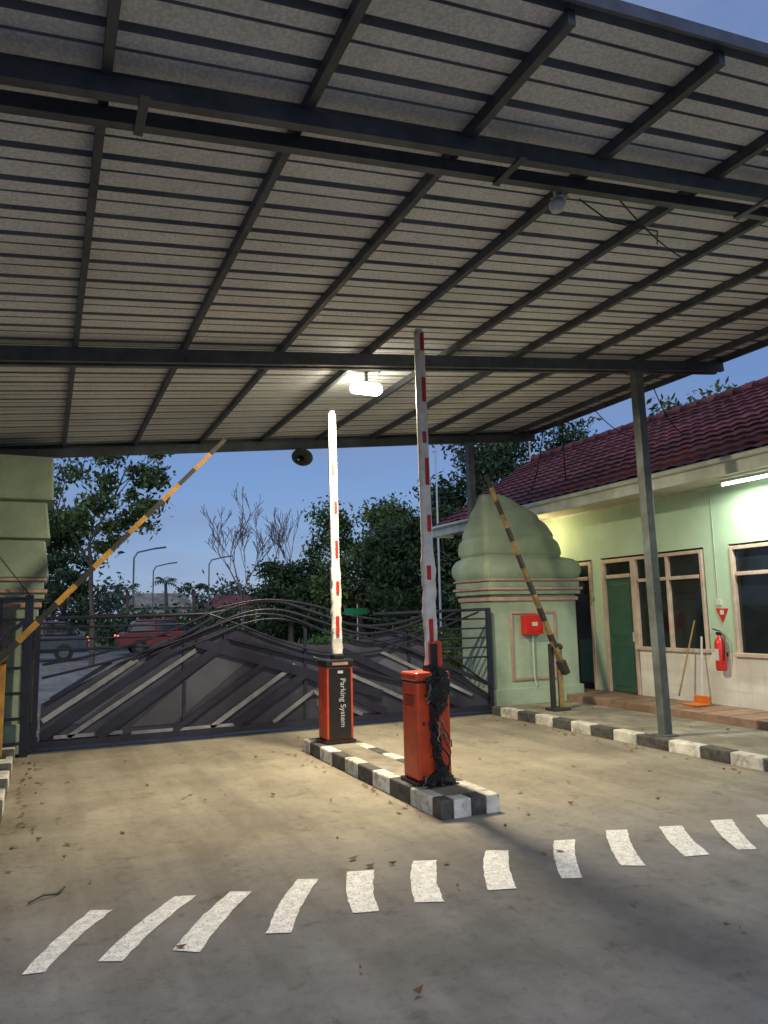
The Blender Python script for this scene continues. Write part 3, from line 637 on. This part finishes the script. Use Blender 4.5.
def palm(x,y,h,seed):
    E=empty('palm_tree'); rd=random.Random(seed)
    tube('trunk',[(x,y,0),(x+.1,y,h*.5),(x,y,h)],.13,M['bark'],E,[1.2,1,.7]); vs=[];fs=[]
    for k in range(20):
        a=rd.uniform(0,6.28);el=rd.uniform(.1,1.1);L=rd.uniform(1.3,1.9)
        for s in range(9):
            t=s/8; q=L*t; z=h+q*math.sin(el)-1.1*t*t*L*.7; px=x+q*math.cos(el)*math.cos(a);py=y+q*math.cos(el)*math.sin(a); w=.28*math.sin(math.pi*min(1,t+.08))
            b0=len(vs); vs+=[(px,py,z),(px-math.sin(a)*w,py+math.cos(a)*w,z-w*.7),(px+math.sin(a)*w,py-math.cos(a)*w,z-w*.7),(px+.12*math.cos(a),py+.12*math.sin(a),z)]; fs+=[(b0,b0+3,b0+1),(b0,b0+2,b0+3)]
    mesh('fronds',vs,fs,M['leafB'],E)
palm(7.4,52,3.9,1); palm(8.9,50,3.4,2); palm(5.2,55,3.6,3)
def slamp(x,y,h):
    SL=empty('street_lamp'); tube('pole',[(x,y,0),(x,y,h-.6),(x+.2,y,h-.25),(x+1.2,y,h)],.05,M['steel2'],SL); beam('lamp_head',(x+1.1,y,h-.02),(x+1.8,y,h+.08),.22,.1,M['steel2'],SL,b=.03)
slamp(4.6,45,5.6); slamp(7.6,60,5.8); slamp(11.5,58,6.2)
for (x,y,h) in ((9.55,17.4,6.3),(13.4,18.4,6.6)):
    F=empty('flagpole'); tube('pole',[(x,y,0),(x,y,h)],.035,M['plast'],F,[1,.6]); lathe('base',x,y,[(.25,0),(.25,.25),(.12,.3)],M['kfill'],F,16); lathe('finial',x,y,[(.02,h),(.05,h+.04),(.02,h+.1)],M['plast'],F,10)
def house(x0,x1,y0,y1,h,rm):
    H=empty('small_house')
    box('walls',x0,x1,y0,y1,0,h,M['wallw'],H); a,b,c,d=x0-.4,x1+.4,y0-.5,y1+.5; ym=(y0+y1)/2
    mesh('roof',[(a,c,h-.1),(b,c,h-.1),(b,d,h-.1),(a,d,h-.1),(a+1,ym,h+1.1),(b-1,ym,h+1.1)],[(0,1,5,4),(1,2,5),(2,3,4,5),(3,0,4)],rm,H)
    box('window',x0+.8,x0+1.8,y0-.03,y0-.01,1,2,M['glass'],H); box('door',x0+2.8,x0+3.7,y0-.03,y0-.01,0,2,M['doorg'],H)
house(6.2,11,62,66,2.5,M['kfill']); house(13.5,18.5,66,70,2.4,M['rtile'])
box('perimeter_wall',-20,30,46,46.2,0,.9,M['wallw'])
mesh('far_road',[(-80,46.5,-.01),(80,46.5,-.01),(80,55,-.01),(-80,55,-.01)],[(0,1,2,3)],M['pave'])
def car(x,y,m,flip=False,name='parked_car'):
    E=empty(name); s=-1 if flip else 1
    low=[(-2.1,.35),(-2.15,.75),(-1.95,.95),(1.0,.98),(1.9,.88),(2.12,.7),(2.12,.35)]
    cab=[(-1.75,.95),(-1.45,1.42),(.15,1.46),(1.0,.97)]
    def ext(pr,w0,w1,mm,n,b):
        k=len(pr); zt=max(p[1] for p in pr); zb=min(p[1] for p in pr); vs=[]
        for sg in (-1,1):
            for (px,pz) in pr: w=w0+(w1-w0)*(pz-zb)/(zt-zb); vs.append((x+s*px,y+sg*w,pz))
        fs=[tuple(range(k)),tuple(range(2*k-1,k-1,-1))]+[(i,i+k,(i+1)%k+k,(i+1)%k) for i in range(k)]
        o=mesh(n,vs,fs,mm,E); bev(o,b,3)
    ext(low,.86,.80,m,'body',.06); ext(cab,.78,.60,M['glass'],'cabin_glass',.05); ext([(-1.35,1.40),(-1.3,1.49),(.1,1.50),(.2,1.44)],.60,.56,m,'roof',.02)
    for a in (-1.3,1.35):
        for sg in (-1,1):
            w=lathe('wheel',0,0,[(.2,-.1),(.32,-.09),(.32,.09),(.2,.1)],M['dark'],E,18,False); w.matrix_world=Matrix.Translation((x+s*a,y+sg*.78,.32))@Matrix.Rotation(math.pi/2,4,'X')
            w=lathe('hub',0,0,[(.02,-.11),(.17,-.105),(.17,.105),(.02,.11)],M['steel2'],E,12,False); w.matrix_world=Matrix.Translation((x+s*a,y+sg*.78,.32))@Matrix.Rotation(math.pi/2,4,'X')
    for sg in (-.7,.7): box('tail_light',x+s*-2.17-.02,x+s*-2.17+.04,y+sg-.1,y+sg+.1,.72,.86,M['tail'],E,.01)
    for xx in (-.6,.25): box('door_pillar',x+s*xx-.03,x+s*xx+.03,y-.79,y-.66,.95,1.42,m,E)
    return E
car(5.0,34,M['carw']); car(-.6,31,M['car'],True); 
SG=empty('traffic_sign'); tube('post',[(13.6,33,0),(13.6,33,2.0)],.03,M['plast'],SG); box('panel',12.9,14.1,32.93,32.96,1.50,1.80,mat('sign_green',(.02,.25,.10),.4,.1,5,0),SG,.01)
# ---------------------------------------------------------------- world & sun
w=bpy.data.worlds.new('World'); sc.world=w; w.use_nodes=True; nt=w.node_tree; N=nt.nodes; L=nt.links; bg=N['Background']
SE,SR=R(36),R(205)
sky=N.new('ShaderNodeTexSky'); sky.sky_type='NISHITA'; sky.sun_disc=False; sky.sun_elevation=SE; sky.sun_rotation=SR; sky.ozone_density=3.0; sky.air_density=1.1; sky.dust_density=.3
mt=N.new('ShaderNodeMix'); mt.data_type='RGBA'; mt.inputs[0].default_value=.70; L.new(sky.outputs[0],mt.inputs[6]); mt.inputs[7].default_value=(1.15,2.1,4.9,1)
tc=N.new('ShaderNodeTexCoord'); mpn=N.new('ShaderNodeMapping'); mpn.inputs['Scale'].default_value=(1,1,3.6); L.new(tc.outputs['Generated'],mpn.inputs[0])
cn=N.new('ShaderNodeTexNoise'); cn.inputs['Scale'].default_value=2.9; cn.inputs['Detail'].default_value=5; cn.inputs['Roughness'].default_value=.55; L.new(mpn.outputs[0],cn.inputs['Vector'])
cr=N.new('ShaderNodeValToRGB'); cr.color_ramp.elements[0].position=.42; cr.color_ramp.elements[1].position=.70; cr.color_ramp.elements[0].color=(0,0,0,1); cr.color_ramp.elements[1].color=(.7,.7,.7,1); L.new(cn.outputs[0],cr.inputs[0])
mx=N.new('ShaderNodeMix'); mx.data_type='RGBA'; L.new(cr.outputs[0],mx.inputs[0]); L.new(mt.outputs[2],mx.inputs[6]); mx.inputs[7].default_value=(2.1,2.7,4.4,1)
L.new(mx.outputs[2],bg.inputs[0]); bg.inputs[1].default_value=.11
sd=bpy.data.lights.new('sun','SUN'); sd.energy=1.2; sd.angle=R(55); sd.color=(1,.96,.92); so=bpy.data.objects.new('sun',sd); sc.collection.objects.link(so)
dirv=Vector((math.sin(SR),math.cos(SR),0))*math.cos(SE)+Vector((0,0,math.sin(SE)))
so.rotation_euler=dirv.to_track_quat('Z','Y').to_euler()
